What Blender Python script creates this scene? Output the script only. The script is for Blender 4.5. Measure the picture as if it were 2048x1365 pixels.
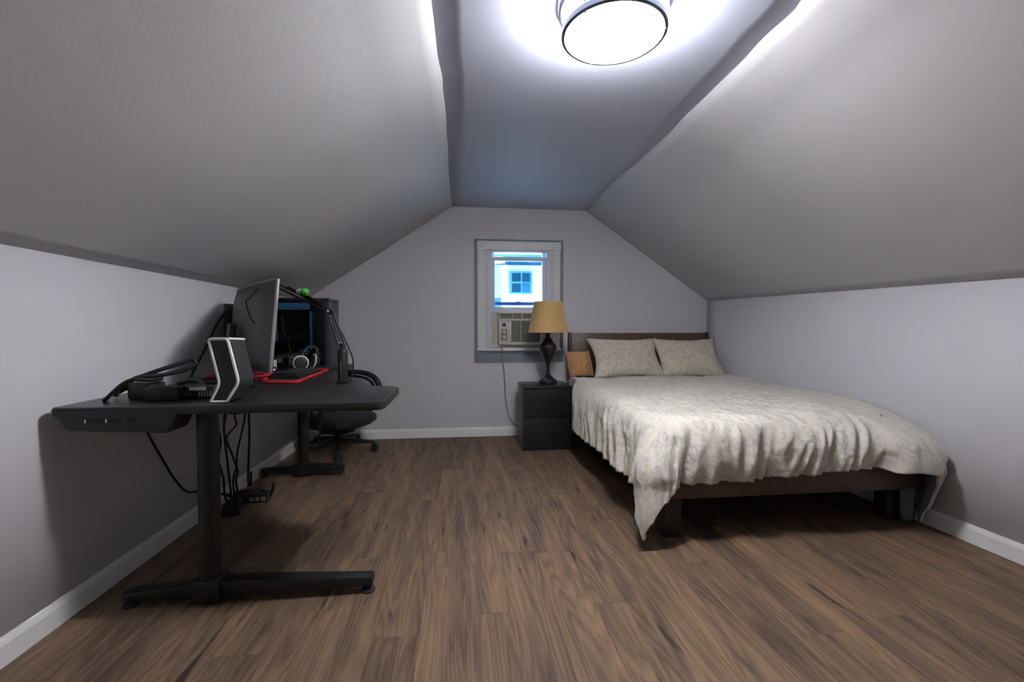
import bpy, bmesh, math, random
from mathutils import Vector, Matrix, noise
random.seed(7)
for o in list(bpy.data.objects): bpy.data.objects.remove(o)
SC = bpy.context.scene
COL = SC.collection
PI = math.pi

# ------------------------------------------------------------------ camera
cd = bpy.data.cameras.new('camera'); cam = bpy.data.objects.new('camera', cd); COL.objects.link(cam)
cd.sensor_width = 36; cd.sensor_fit = 'HORIZONTAL'; cd.lens = 907/2048*36; cd.clip_start = .02
cam.location = (0, 0, 1.05)
cam.rotation_euler = (PI/2 - .0307, 0, -.1109)
SC.camera = cam

# ------------------------------------------------------------------ world, exposure
w = bpy.data.worlds.new('sky'); SC.world = w; w.use_nodes = True
bg = w.node_tree.nodes['Background']; bg.inputs[0].default_value = (.42, .72, 1.0, 1); bg.inputs[1].default_value = 12.0
sl = bpy.data.lights.new('sun', 'SUN'); sl.energy = 150; sl.color = (.54, .79, 1.0); sl.angle = .01
sun = bpy.data.objects.new('sun', sl); COL.objects.link(sun); sun.rotation_euler = (math.radians(42), 0, math.radians(-20))   # high behind the house: lights the street side, never enters
SC.view_settings.view_transform = 'Standard'; SC.view_settings.look = 'None'
SC.view_settings.gamma = 1; SC.view_settings.use_curve_mapping = False
SC.view_settings.exposure = 0.24
LAMP_STRENGTH = 114.0        # glowing diffuser of the ceiling light

# ------------------------------------------------------------------ materials
def lin(c):
    return tuple(((v/255+.055)/1.055)**2.4 if v/255 > .04045 else v/255/12.92 for v in c) + (1,)
def mat(name, col, rough=.5, metal=0, spec=.5, noise_amt=0, noise_scale=20, bump=0, bump_scale=60, trans=0, emit=None, estr=0, sheen=0, coat=0):
    m = bpy.data.materials.new(name); m.use_nodes = True
    nt = m.node_tree; b = nt.nodes['Principled BSDF']
    c = lin(col)
    b.inputs['Base Color'].default_value = c; b.inputs['Roughness'].default_value = rough
    b.inputs['Metallic'].default_value = metal; b.inputs['Specular IOR Level'].default_value = spec
    b.inputs['Transmission Weight'].default_value = trans
    b.inputs['Sheen Weight'].default_value = sheen; b.inputs['Coat Weight'].default_value = coat
    if emit: b.inputs['Emission Color'].default_value = lin(emit); b.inputs['Emission Strength'].default_value = estr
    if noise_amt or bump:
        tc = nt.nodes.new('ShaderNodeTexCoord')
        if noise_amt:
            n = nt.nodes.new('ShaderNodeTexNoise'); n.inputs['Scale'].default_value = noise_scale; n.inputs['Detail'].default_value = 4
            nt.links.new(tc.outputs['Object'], n.inputs['Vector'])
            r = nt.nodes.new('ShaderNodeValToRGB')
            r.color_ramp.elements[0].position = .3; r.color_ramp.elements[1].position = .7
            r.color_ramp.elements[0].color = tuple(v*(1-noise_amt) for v in c[:3])+(1,)
            r.color_ramp.elements[1].color = tuple(min(1, v*(1+noise_amt)) for v in c[:3])+(1,)
            nt.links.new(n.outputs['Fac'], r.inputs['Fac']); nt.links.new(r.outputs['Color'], b.inputs['Base Color'])
        if bump:
            n2 = nt.nodes.new('ShaderNodeTexNoise'); n2.inputs['Scale'].default_value = bump_scale; n2.inputs['Detail'].default_value = 3
            nt.links.new(tc.outputs['Object'], n2.inputs['Vector'])
            bp = nt.nodes.new('ShaderNodeBump'); bp.inputs['Strength'].default_value = bump; bp.inputs['Distance'].default_value = .01
            nt.links.new(n2.outputs['Fac'], bp.inputs['Height']); nt.links.new(bp.outputs['Normal'], b.inputs['Normal'])
    return m

M = {}
M['wall'] = mat('wall_paint', (210, 209, 215), .55, noise_amt=.02, noise_scale=2, bump=.05, bump_scale=90)
M['slope'] = mat('slope_paint', (206, 205, 208), .6, noise_amt=.03, noise_scale=1.5, bump=.08, bump_scale=40)
M['ceil'] = mat('ceiling_paint', (202, 207, 225), .6, noise_amt=.03, noise_scale=1.5, bump=.08, bump_scale=40)
M['trim'] = mat('white_trim', (238, 238, 238), .4, noise_amt=.02, noise_scale=5)
M['trimgrey'] = mat('slate_painted_board', (128, 140, 152), .5, noise_amt=.03, noise_scale=8)
M['vinyl'] = mat('white_vinyl', (222, 225, 236), .4)
M['black'] = mat('black_metal', (20, 20, 21), .45, noise_amt=.1, noise_scale=30)
M['desk'] = mat('black_desktop', (32, 32, 34), .34, noise_amt=.12, noise_scale=60, bump=.06, bump_scale=400)
M['plastic'] = mat('dark_plastic', (30, 31, 33), .5, noise_amt=.08, noise_scale=40)
M['plastic2'] = mat('charcoal_plastic', (48, 49, 51), .7, spec=.25, noise_amt=.06, noise_scale=40)
M['monitorback'] = mat('dark_grey_monitor_back', (68, 69, 69), .5)
M['rubber'] = mat('rubber', (18, 18, 19), .7)
M['void'] = mat('dark_slot', (8, 8, 9), .7)
M['white'] = mat('white_plastic', (225, 225, 226), .35)
M['offwhite'] = mat('cream_plastic', (208, 203, 190), .45)
M['silver'] = mat('silver_bezel', (186, 180, 170), .35, metal=.6)
M['chrome'] = mat('chrome', (190, 195, 205), .12, metal=1)
M['ringmetal'] = mat('brushed_nickel', (120, 126, 138), .3, metal=1)
M['red'] = mat('red_stitched_edge', (205, 32, 36), .6)
M['matblack'] = mat('black_cloth_mat', (30, 32, 35), .9, noise_amt=.1, noise_scale=200)
M['blue'] = mat('blue_plastic', (92, 160, 215), .4)
M['bluegrey'] = mat('blue_grey_steel', (50, 56, 62), .5, metal=.2)
M['pcb'] = mat('dark_board', (24, 26, 28), .5, noise_amt=.3, noise_scale=60)
M['glass'] = mat('glass', (235, 245, 250), .02, trans=1)
M['green'] = mat('green_plastic', (40, 170, 50), .4)
M['orange'] = mat('orange_plastic', (215, 130, 80), .5)
M['espresso'] = mat('espresso_wood', (86, 67, 60), .38, noise_amt=.12, noise_scale=14)
M['espressodark'] = mat('espresso_wood_dark', (40, 34, 34), .45, noise_amt=.12, noise_scale=14)
M['night'] = mat('black_brown_laminate', (32, 33, 35), .28, noise_amt=.08, noise_scale=30)
M['bronze'] = mat('dark_bronze', (40, 34, 36), .3, metal=.35)
M['shade'] = mat('tan_lampshade', (208, 172, 112), .85, noise_amt=.05, noise_scale=150, sheen=.2)
M['tan'] = mat('tan_corduroy', (192, 146, 98), .9, noise_amt=.1, noise_scale=40, sheen=.3)
M['mattress'] = mat('lavender_white_sheet', (196, 194, 206), .85)
M['lining'] = mat('grey_blue_lining', (112, 122, 138), .85)
M['cordgrey'] = mat('grey_cord', (150, 145, 138), .6)
M['grille'] = mat('grey_grille', (128, 128, 122), .6)
M['navy'] = mat('navy_sticker', (40, 60, 110), .5)
M['diffuser'] = mat('glowing_diffuser', (250, 250, 250), .5, emit=(254, 252, 254), estr=LAMP_STRENGTH)
def hot_centre(m, L0):
    # frosted glass over a lamp board: brightest below the board, dimmer towards the rim
    nt = m.node_tree; b = nt.nodes['Principled BSDF']; N = nt.nodes.new
    tc = N('ShaderNodeTexCoord'); sx = N('ShaderNodeVectorMath'); sx.operation = 'MULTIPLY'; sx.inputs[1].default_value = (1, 1, 0)
    ln = N('ShaderNodeVectorMath'); ln.operation = 'LENGTH'
    mr = N('ShaderNodeMapRange'); mr.interpolation_type = 'SMOOTHSTEP'
    mr.inputs[1].default_value = .05; mr.inputs[2].default_value = .105; mr.inputs[3].default_value = 3.1*L0; mr.inputs[4].default_value = .30*L0
    nt.links.new(tc.outputs['Object'], sx.inputs[0]); nt.links.new(sx.outputs[0], ln.inputs[0]); nt.links.new(ln.outputs['Value'], mr.inputs[0])
    nt.links.new(mr.outputs[0], b.inputs['Emission Strength'])
hot_centre(M['diffuser'], LAMP_STRENGTH)
M['diffuser_side'] = mat('glowing_diffuser_drum', (250, 250, 250), .5, emit=(254, 252, 254), estr=LAMP_STRENGTH*.9)
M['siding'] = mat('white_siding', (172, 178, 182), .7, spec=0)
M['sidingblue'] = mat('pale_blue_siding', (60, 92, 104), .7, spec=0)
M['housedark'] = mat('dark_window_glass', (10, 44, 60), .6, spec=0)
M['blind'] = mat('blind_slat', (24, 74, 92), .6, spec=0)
M['railshade'] = mat('blue_shaded_rail', (60, 112, 196), .8)  # blue shade of the meeting rail and lock put into the base colour
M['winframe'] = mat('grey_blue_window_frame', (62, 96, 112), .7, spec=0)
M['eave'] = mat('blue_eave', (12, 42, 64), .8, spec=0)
M['ground'] = mat('pale_concrete_ground', (205, 208, 205), .9, noise_amt=.1, noise_scale=2)

def comforter_mat(name, base, k=1.0):
    m = bpy.data.materials.new(name); m.use_nodes = True; nt = m.node_tree; b = nt.nodes['Principled BSDF']
    N = nt.nodes.new; L = nt.links.new
    uv = N('ShaderNodeUVMap'); uv.uv_map = 'uv'
    # warped leaf shaped motifs printed on the cloth
    nz = N('ShaderNodeTexNoise'); nz.inputs['Scale'].default_value = 6; nz.inputs['Detail'].default_value = 2
    L(uv.outputs[0], nz.inputs['Vector'])
    mx = N('ShaderNodeMix'); mx.data_type = 'RGBA'; mx.inputs[0].default_value = .12
    L(uv.outputs[0], mx.inputs[6]); L(nz.outputs['Color'], mx.inputs[7])
    def motif(scale, sx, lo, hi, randcut):
        mp = N('ShaderNodeMapping'); mp.inputs['Scale'].default_value = (scale*sx, scale, 1); mp.inputs['Rotation'].default_value = (0, 0, .5)
        L(mx.outputs[2], mp.inputs['Vector'])
        v = N('ShaderNodeTexVoronoi'); v.inputs['Scale'].default_value = 1; v.voronoi_dimensions = '2D'
        L(mp.outputs[0], v.inputs['Vector'])
        r = N('ShaderNodeValToRGB'); e = r.color_ramp.elements
        e[0].position = lo; e[0].color = (1, 1, 1, 1); e[1].position = hi; e[1].color = (0, 0, 0, 1)
        mid = r.color_ramp.elements.new(lo*.55); mid.color = (.25, .25, .25, 1)
        L(v.outputs['Distance'], r.inputs['Fac'])
        return r.outputs['Color'], v.outputs['Color']
    f1, c1 = motif(17, 1.7, .26, .38, .5)
    f2, c2 = motif(30, 1.3, .22, .34, .5)
    cr = N('ShaderNodeValToRGB'); L(c1, cr.inputs['Fac'])
    e = cr.color_ramp.elements; cr.color_ramp.interpolation = 'CONSTANT'
    e[0].color = lin((158, 164, 180)); e[0].position = 0
    e[1].color = lin((186, 176, 150)); e[1].position = .4
    x = e.new(.65); x.color = lin((176, 182, 184)); x = e.new(.85); x.color = lin((182, 178, 190))
    m1 = N('ShaderNodeMix'); m1.data_type = 'RGBA'; m1.inputs[6].default_value = lin(base)
    ff = N('ShaderNodeMath'); ff.operation = 'MULTIPLY'; ff.inputs[1].default_value = .42*k
    L(f1, ff.inputs[0]); L(ff.outputs[0], m1.inputs[0]); L(cr.outputs[0], m1.inputs[7])
    m2 = N('ShaderNodeMix'); m2.data_type = 'RGBA'; m2.inputs[7].default_value = lin((160, 162, 178))
    f3 = N('ShaderNodeMath'); f3.operation = 'MULTIPLY'; f3.inputs[1].default_value = .25*k
    L(f2, f3.inputs[0]); L(f3.outputs[0], m2.inputs[0]); L(m1.outputs[2], m2.inputs[6])
    L(m2.outputs[2], b.inputs['Base Color'])
    b.inputs['Roughness'].default_value = .8; b.inputs['Sheen Weight'].default_value = .15
    # small crumple relief
    nb = N('ShaderNodeTexNoise'); nb.inputs['Scale'].default_value = 22; nb.inputs['Detail'].default_value = 3; L(uv.outputs[0], nb.inputs['Vector'])
    bp = N('ShaderNodeBump'); bp.inputs['Strength'].default_value = .75; bp.inputs['Distance'].default_value = .016
    L(nb.outputs['Fac'], bp.inputs['Height']); L(bp.outputs[0], b.inputs['Normal'])
    return m
M['comforter'] = comforter_mat('printed_comforter', (220, 215, 203))
M['sham'] = comforter_mat('printed_pillowcase', (216, 206, 182), 1.4)

def wood_mat():
    m = bpy.data.materials.new('rustic_laminate'); m.use_nodes = True; nt = m.node_tree; b = nt.nodes['Principled BSDF']
    N = nt.nodes.new; L = nt.links.new
    tc = N('ShaderNodeTexCoord'); oi = N('ShaderNodeObjectInfo')
    off = N('ShaderNodeVectorMath'); off.operation = 'SCALE'; off.inputs[0].default_value = (37, 91, 53); L(oi.outputs['Random'], off.inputs['Scale'])
    add = N('ShaderNodeVectorMath'); add.operation = 'ADD'; L(tc.outputs['Object'], add.inputs[0]); L(off.outputs[0], add.inputs[1])
    def mapped(s):
        mp = N('ShaderNodeMapping'); mp.inputs['Scale'].default_value = s; L(add.outputs[0], mp.inputs['Vector']); return mp.outputs[0]
    # broad tone drift, figure (cathedral rings) and fine streaks
    n1 = N('ShaderNodeTexNoise'); n1.inputs['Scale'].default_value = 1; n1.inputs['Detail'].default_value = 5; n1.inputs['Roughness'].default_value = .6
    L(mapped((12, 1.3, 1)), n1.inputs['Vector'])
    n2 = N('ShaderNodeTexNoise'); n2.inputs['Scale'].default_value = 1; n2.inputs['Detail'].default_value = 6; n2.inputs['Roughness'].default_value = .7
    L(mapped((70, 2.6, 1)), n2.inputs['Vector'])
    nw = N('ShaderNodeTexNoise'); nw.inputs['Scale'].default_value = 1; nw.inputs['Detail'].default_value = 2
    L(mapped((7, .55, 1)), nw.inputs['Vector'])
    rg = N('ShaderNodeMath'); rg.operation = 'MULTIPLY'; rg.inputs[1].default_value = 20; L(nw.outputs['Fac'], rg.inputs[0])
    fr = N('ShaderNodeMath'); fr.operation = 'PINGPONG'; fr.inputs[1].default_value = .5; L(rg.outputs[0], fr.inputs[0])
    s1 = N('ShaderNodeMath'); s1.operation = 'MULTIPLY'; s1.inputs[1].default_value = .58; L(n1.outputs['Fac'], s1.inputs[0])
    s2 = N('ShaderNodeMath'); s2.operation = 'MULTIPLY_ADD'; s2.inputs[1].default_value = .30; L(n2.outputs['Fac'], s2.inputs[0]); L(s1.outputs[0], s2.inputs[2])
    s3 = N('ShaderNodeMath'); s3.operation = 'MULTIPLY_ADD'; s3.inputs[1].default_value = .22; L(fr.outputs[0], s3.inputs[0]); L(s2.outputs[0], s3.inputs[2])
    s4 = N('ShaderNodeMath'); s4.operation = 'MULTIPLY_ADD'; s4.inputs[1].default_value = .06; L(oi.outputs['Random'], s4.inputs[0]); L(s3.outputs[0], s4.inputs[2])
    r = N('ShaderNodeValToRGB'); e = r.color_ramp.elements
    e[0].position = .36; e[0].color = lin((76, 62, 53)); e[1].position = .74; e[1].color = lin((162, 131, 98))
    x = e.new(.48); x.color = lin((106, 87, 72)); x = e.new(.59); x.color = lin((130, 106, 84))
    L(s4.outputs[0], r.inputs['Fac'])
    # dark cracks and knots
    kn = N('ShaderNodeTexNoise'); kn.inputs['Scale'].default_value = 1; kn.inputs['Detail'].default_value = 3; L(mapped((26, 3.4, 1)), kn.inputs['Vector'])
    kr = N('ShaderNodeValToRGB'); kr.color_ramp.elements[0].position = .27; kr.color_ramp.elements[0].color = (1, 1, 1, 1)
    kr.color_ramp.elements[1].position = .36; kr.color_ramp.elements[1].color = (0, 0, 0, 1)
    L(kn.outputs['Fac'], kr.inputs['Fac'])
    mk = N('ShaderNodeMix'); mk.data_type = 'RGBA'; L(kr.outputs[0], mk.inputs[0]); L(r.outputs[0], mk.inputs[6]); mk.inputs[7].default_value = lin((52, 42, 37))
    L(mk.outputs[2], b.inputs['Base Color'])
    b.inputs['Roughness'].default_value = .55; b.inputs['Specular IOR Level'].default_value = .3
    bp = N('ShaderNodeBump'); bp.inputs['Strength'].default_value = .12; bp.inputs['Distance'].default_value = .004
    L(n2.outputs['Fac'], bp.inputs['Height']); L(bp.outputs[0], b.inputs['Normal'])
    return m
M['wood'] = wood_mat()

# ------------------------------------------------------------------ mesh helpers (world coordinates)
def NB(): return bmesh.new()
def box(bm, a, b, bev=0, seg=2):
    t = bmesh.new(); bmesh.ops.create_cube(t, size=1)
    for v in t.verts: v.co = Vector([a[i]+(b[i]-a[i])*(v.co[i]+.5) for i in range(3)])
    if bev: bmesh.ops.bevel(t, geom=t.edges[:], offset=bev, segments=seg, affect='EDGES', profile=.5)
    merge(bm, t); return bm
def merge(bm, t, mtx=None):
    if mtx: t.transform(mtx)
    vm = {}
    t.verts.ensure_lookup_table()
    for v in t.verts: vm[v] = bm.verts.new(v.co)
    for f in t.faces:
        try: bm.faces.new([vm[v] for v in f.verts])
        except ValueError: pass
    t.free()
def smooth_path(pts, n=6):
    P = [Vector(p) for p in pts]
    if len(P) < 3: return P
    out = []
    for i in range(len(P)-1):
        p0 = P[max(i-1, 0)]; p1 = P[i]; p2 = P[i+1]; p3 = P[min(i+2, len(P)-1)]
        for k in range(n):
            t = k/n
            out.append(.5*((2*p1)+(-p0+p2)*t+(2*p0-5*p1+4*p2-p3)*t*t+(-p0+3*p1-3*p2+p3)*t**3))
    out.append(P[-1]); return out
def tube(bm, pts, r, seg=8, n=6, caps=True, closed=False, flat=1.0):
    P = smooth_path(pts, n) if n else [Vector(p) for p in pts]
    rings = []; prev = None
    for i, p in enumerate(P):
        if closed: d = (P[(i+1) % len(P)]-P[i-1]).normalized()
        else: d = (P[min(i+1, len(P)-1)]-P[max(i-1, 0)]).normalized()
        if prev is None:
            a = Vector((0, 0, 1)) if abs(d.z) < .9 else Vector((1, 0, 0))
            u = d.cross(a).normalized()
        else: u = (prev-d*prev.dot(d)).normalized()
        prev = u; v = d.cross(u)
        rr = r[min(i*len(r)//len(P), len(r)-1)] if isinstance(r, (list, tuple)) else r
        rings.append([bm.verts.new(p+(u*math.cos(2*PI*k/seg)+v*flat*math.sin(2*PI*k/seg))*rr) for k in range(seg)])
    m = len(rings)
    for i in range(m if closed else m-1):
        A, B = rings[i], rings[(i+1) % m]
        for k in range(seg): bm.faces.new([A[k], A[(k+1) % seg], B[(k+1) % seg], B[k]])
    if caps and not closed:
        bm.faces.new(rings[0][::-1]); bm.faces.new(rings[-1])
    return bm
def lathe(bm, prof, c, seg=32, closed=False, axis=None):
    """prof: list of (radius, height) from bottom to top around the vertical through c"""
    rings = []
    for r, z in prof:
        if r < 1e-5: rings.append([bm.verts.new(Vector((0, 0, z)))])
        else: rings.append([bm.verts.new(Vector((r*math.cos(2*PI*k/seg), r*math.sin(2*PI*k/seg), z))) for k in range(seg)])
    vs = [v for q in rings for v in q]
    pairs = list(zip(rings, rings[1:]+rings[:1])) if closed else list(zip(rings, rings[1:]))
    for A, B in pairs:
        for k in range(seg):
            k2 = (k+1) % seg
            if len(A) == 1 and len(B) == 1: continue
            if len(A) == 1: bm.faces.new([A[0], B[k2], B[k]])
            elif len(B) == 1: bm.faces.new([A[k], A[k2], B[0]])
            else: bm.faces.new([A[k], A[k2], B[k2], B[k]])
    q = Vector((0, 0, 1)).rotation_difference(Vector(axis)) if axis else None
    for v in vs:
        if q: v.co = q @ v.co
        v.co += Vector(c)
    return bm
def prism(bm, poly, z0, z1, bev=0):
    t = bmesh.new()
    lo = [t.verts.new((x, y, z0)) for x, y in poly]; hi = [t.verts.new((x, y, z1)) for x, y in poly]
    n = len(poly)
    t.faces.new(lo[::-1]); t.faces.new(hi)
    for i in range(n): t.faces.new([lo[i], lo[(i+1) % n], hi[(i+1) % n], hi[i]])
    bmesh.ops.recalc_face_normals(t, faces=t.faces[:])
    if bev:
        es = [e for e in t.edges if abs(e.verts[0].co.z-e.verts[1].co.z) < 1e-6]
        bmesh.ops.bevel(t, geom=es, offset=bev, segments=2, affect='EDGES', profile=.5)
    merge(bm, t); return bm
def round_poly(pts, rad, seg=6):
    out = []; n = len(pts)
    for i in range(n):
        p = Vector(pts[i]); a = Vector(pts[i-1])-p; b = Vector(pts[(i+1) % n])-p
        r = rad[i] if isinstance(rad, (list, tuple)) else rad
        if r <= 0: out.append(tuple(p)); continue
        r = min(r, a.length*.45, b.length*.45)
        s = p+a.normalized()*r; e = p+b.normalized()*r
        for k in range(seg+1):
            t = k/seg
            out.append(tuple((1-t)**2*s+2*t*(1-t)*p+t*t*e))
    return out
def loft_box(bm, p0, p1, w0, h0, w1, h1, bev=.003):
    """tapered bar from p0 to p1; w across, h vertical"""
    p0, p1 = Vector(p0), Vector(p1); d = (p1-p0).normalized(); u = d.cross(Vector((0, 0, 1))).normalized(); v = u.cross(d)
    t = bmesh.new(); R = []
    for p, ww, hh in ((p0, w0, h0), (p1, w1, h1)):
        R.append([t.verts.new(p+u*ww/2*a+v*hh/2*b) for a, b in ((-1, -1), (1, -1), (1, 1), (-1, 1))])
    for k in range(4): t.faces.new([R[0][k], R[0][(k+1) % 4], R[1][(k+1) % 4], R[1][k]])
    t.faces.new(R[0][::-1]); t.faces.new(R[1])
    bmesh.ops.recalc_face_normals(t, faces=t.faces[:])
    if bev: bmesh.ops.bevel(t, geom=t.edges[:], offset=bev, segments=2, affect='EDGES', profile=.5)
    merge(bm, t); return bm
def worigin(o):
    v = Vector((0, 0, 0))
    while o: v = v+o.location; o = o.parent
    return v
def obj(name, bm, m, parent=None, smooth=None, local=False, uvname=None):
    """one mesh object; vertices given in world coordinates unless local"""
    if not uvname: bmesh.ops.recalc_face_normals(bm, faces=bm.faces[:])
    me = bpy.data.meshes.new(name); bm.to_mesh(me); bm.free()
    o = bpy.data.objects.new(name, me); COL.objects.link(o)
    if m: me.materials.append(M[m] if isinstance(m, str) else m)
    if not local:
        if parent: off = worigin(parent)
        else:
            xs = [v.co for v in me.vertices]
            off = Vector(((min(v.x for v in xs)+max(v.x for v in xs))/2, (min(v.y for v in xs)+max(v.y for v in xs))/2, min(v.z for v in xs)))
        me.transform(Matrix.Translation(-off))
        if not parent: o.location = off
    if parent: o.parent = parent
    if smooth is not None:
        me.shade_smooth()
        if smooth < 180: me.set_sharp_from_angle(angle=math.radians(smooth))
    return o
def thing(name, label, cat, loc, rotz=0, group=None):
    o = bpy.data.objects.new(name, None); COL.objects.link(o); o.empty_display_size = .05
    o.location = loc; o.rotation_euler = (0, 0, rotz); return tag(o, label, cat, group)
def tag(o, label, cat, group=None):
    o['label'] = label; o['category'] = cat
    if group: o['group'] = group
    return o
def struct(o, label=None):
    o['kind'] = 'structure'
    if label: o['label'] = label
    return o
def P_box(name, a, b, m, parent, bev=.002, **k): return obj(name, box(NB(), a, b, bev), m, parent, 40, **k)

# ------------------------------------------------------------------ the room
XL, XR, YB, YN, HC = -1.421, 2.467, 4.342, -1.5, 2.185
def lerp_tab(tab, y):
    if y <= tab[0][0]: return tab[0][1]
    for (a, va), (b, vb) in zip(tab, tab[1:]):
        if y <= b:
            t = (y-a)/(b-a); t = t*t*(3-2*t); return va+(vb-va)*t
    return tab[-1][1]
EL = [(-1.5, -.09), (1.63, -.100), (1.95, -.094), (2.14, -.084), (2.49, -.079), (2.9, -.081), (3.34, -.089), (4.342, -.083)]
ER = [(-1.5, 1.19), (1.49, 1.176), (1.54, 1.188), (1.68, 1.180), (1.86, 1.193), (2.3, 1.199), (2.63, 1.213), (3.0, 1.209), (3.43, 1.188), (4.342, 1.206)]
def edgeL(y): return lerp_tab(EL, y)+.004*noise.noise(Vector((0, y*5, 3)))
def edgeR(y): return lerp_tab(ER, y)+.004*noise.noise(Vector((9, y*4, 1)))
def kneeL(y): return 1.297+(YB-y)*.004
def kneeR(y): return 1.268+max(0, y-1.76)*.0177
def grid_surface(name, f, nu, nv, m, thick=.08, flip=False):
    bm = NB()
    V = [[bm.verts.new(f(i/nu, j/nv)) for j in range(nv+1)] for i in range(nu+1)]
    for i in range(nu):
        for j in range(nv):
            q = [V[i][j], V[i+1][j], V[i+1][j+1], V[i][j+1]]
            bm.faces.new(q[::-1] if flip else q)
    me = bpy.data.meshes.new(name); bm.to_mesh(me); bm.free()
    o = bpy.data.objects.new(name, me); COL.objects.link(o); me.materials.append(M[m]); me.shade_smooth()
    s = o.modifiers.new('thickness', 'SOLIDIFY'); s.thickness = thick; s.offset = -1
    return struct(o)
def yy(u): return YN+(YB-YN)*u
def ss(a, b, x):
    t = min(1, max(0, (x-a)/(b-a))); return t*t*(3-2*t)
# hand plastered surfaces: shallow swells and a low ridge where the slope sags towards the gable
def left_slope(u, v):
    y = yy(u); a = Vector((edgeL(y), y, HC)); b = Vector((XL, y, kneeL(y)))
    p = a.lerp(b, v); n = Vector((.553, 0, -.833))
    yr = 3.15+.45*(1-v)*0+.55*v*0
    ridge = ss(2.35, yr, y)*(1-ss(yr, YB, y)) if y < YB else 0
    d = .06*ridge*ss(0, .25, v)*(1-ss(.8, 1, v)) + .006*noise.noise(Vector((u*9, v*3, 2)))*math.sin(PI*v)
    return p+n*d
def right_slope(u, v):
    y = yy(u); a = Vector((edgeR(y), y, HC)); b = Vector((XR, y, kneeR(y)))
    p = a.lerp(b, v); n = Vector((-.58, 0, -.81))
    d = .02*ss(2.6, 3.4, y)*(1-ss(3.4, YB, y))*ss(0, .3, v)*(1-ss(.6, 1, v)) + .006*noise.noise(Vector((u*9, v*3, 7)))*math.sin(PI*v)
    return p+n*d
o = grid_surface('ceiling', lambda u, v: Vector((edgeL(yy(u))+(edgeR(yy(u))-edgeL(yy(u)))*v, yy(u), HC+.006*noise.noise(Vector((u*8, v*2, 5)))*math.sin(PI*v))), 160, 12, 'ceil')
o['label'] = 'flat middle strip of the grey attic ceiling'
o = grid_surface('ceiling', left_slope, 160, 24, 'slope', flip=True); o['label'] = 'sloped grey ceiling above the desk'
o = grid_surface('ceiling', right_slope, 160, 24, 'slope'); o['label'] = 'sloped grey ceiling above the bed'
grid_surface('wall_left', lambda u, v: Vector((XL, yy(u), kneeL(yy(u))+.02-(kneeL(yy(u))+.08)*v)), 40, 2, 'wall', flip=True)
grid_surface('wall_right', lambda u, v: Vector((XR, yy(u), kneeR(yy(u))+.02-(kneeR(yy(u))+.08)*v)), 40, 2, 'wall')
def gable(name, y, hole, facing):
    bm = NB()
    def top(x):
        if x <= edgeL(y): return kneeL(y)+(HC-kneeL(y))*(x-XL)/(edgeL(y)-XL)
        if x >= edgeR(y): return kneeR(y)+(HC-kneeR(y))*(XR-x)/(XR-edgeR(y))
        return HC
    top0 = top; top = lambda x: top0(x)+.05
    xs = [XL, edgeL(y)]+([hole[0], hole[1]] if hole else [])+[edgeR(y), XR]
    def quad(x0, x1, zb0, zb1, zt0, zt1):
        f = [bm.verts.new((x0, y, zb0)), bm.verts.new((x1, y, zb1)), bm.verts.new((x1, y, zt1)), bm.verts.new((x0, y, zt0))]
        bm.faces.new(f if facing < 0 else f[::-1])
    for x0, x1 in zip(xs, xs[1:]):
        if hole and abs(x0-hole[0]) < 1e-6:
            quad(x0, x1, -.06, -.06, hole[2], hole[2]); quad(x0, x1, hole[3], hole[3], top(x0), top(x1))
        else: quad(x0, x1, -.06, -.06, top(x0), top(x1))
    bmesh.ops.remove_doubles(bm, verts=bm.verts[:], dist=1e-5)
    me = bpy.data.meshes.new(name); bm.to_mesh(me); bm.free()
    o = bpy.data.objects.new(name, me); COL.objects.link(o); me.materials.append(M['wall'])
    s = o.modifiers.new('thickness', 'SOLIDIFY'); s.thickness = .14; s.offset = -1
    return struct(o)
WX0, WX1, WZ0, WZ1 = .235, .870, .872, 1.795        # window opening (both side columns keep z above knee height)
gable('wall_back', YB, (WX0, WX1, WZ0, WZ1), -1)
gable('wall_front', YN, None, 1)

# floor: individual laminate planks on a thin screed
fl = struct(obj('floor', box(NB(), (XL-.02, YN-.02, -.06), (XR+.02, YB+.02, -.0105)), 'void'), 'brown rustic laminate plank floor')
PW, PL = .161, 1.22
x = .016-math.ceil((.016-XL)/PW)*PW; row = 0
while x < XR:
    a, b = max(x, XL), min(x+PW, XR)
    if b-a > .004:
        y = YN-random.uniform(0, PL)
        while y < YB:
            c, d = max(y, YN), min(y+PL, YB)
            if d-c > .02:
                bm = NB(); t = bmesh.new(); bmesh.ops.create_cube(t, size=1)
                A, Bv = (a+.0002, c+.0002, -.010), (b-.0002, d-.0002, 0)
                for v in t.verts: v.co = Vector([A[i]+(Bv[i]-A[i])*(v.co[i]+.5) for i in range(3)])
                es = [e for e in t.edges if all(v.co.z > -.001 for v in e.verts)]
                bmesh.ops.bevel(t, geom=es, offset=.0009, segments=1, affect='EDGES')
                merge(bm, t); o = obj('plank', bm, 'wood', fl)
                # own origin per plank so that the grain differs
                off = Vector(((a+b)/2, (c+d)/2, 0))-worigin(fl)
                o.data.transform(Matrix.Translation(-off)); o.location = off
            y += PL
    x += PW; row += 1

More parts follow.
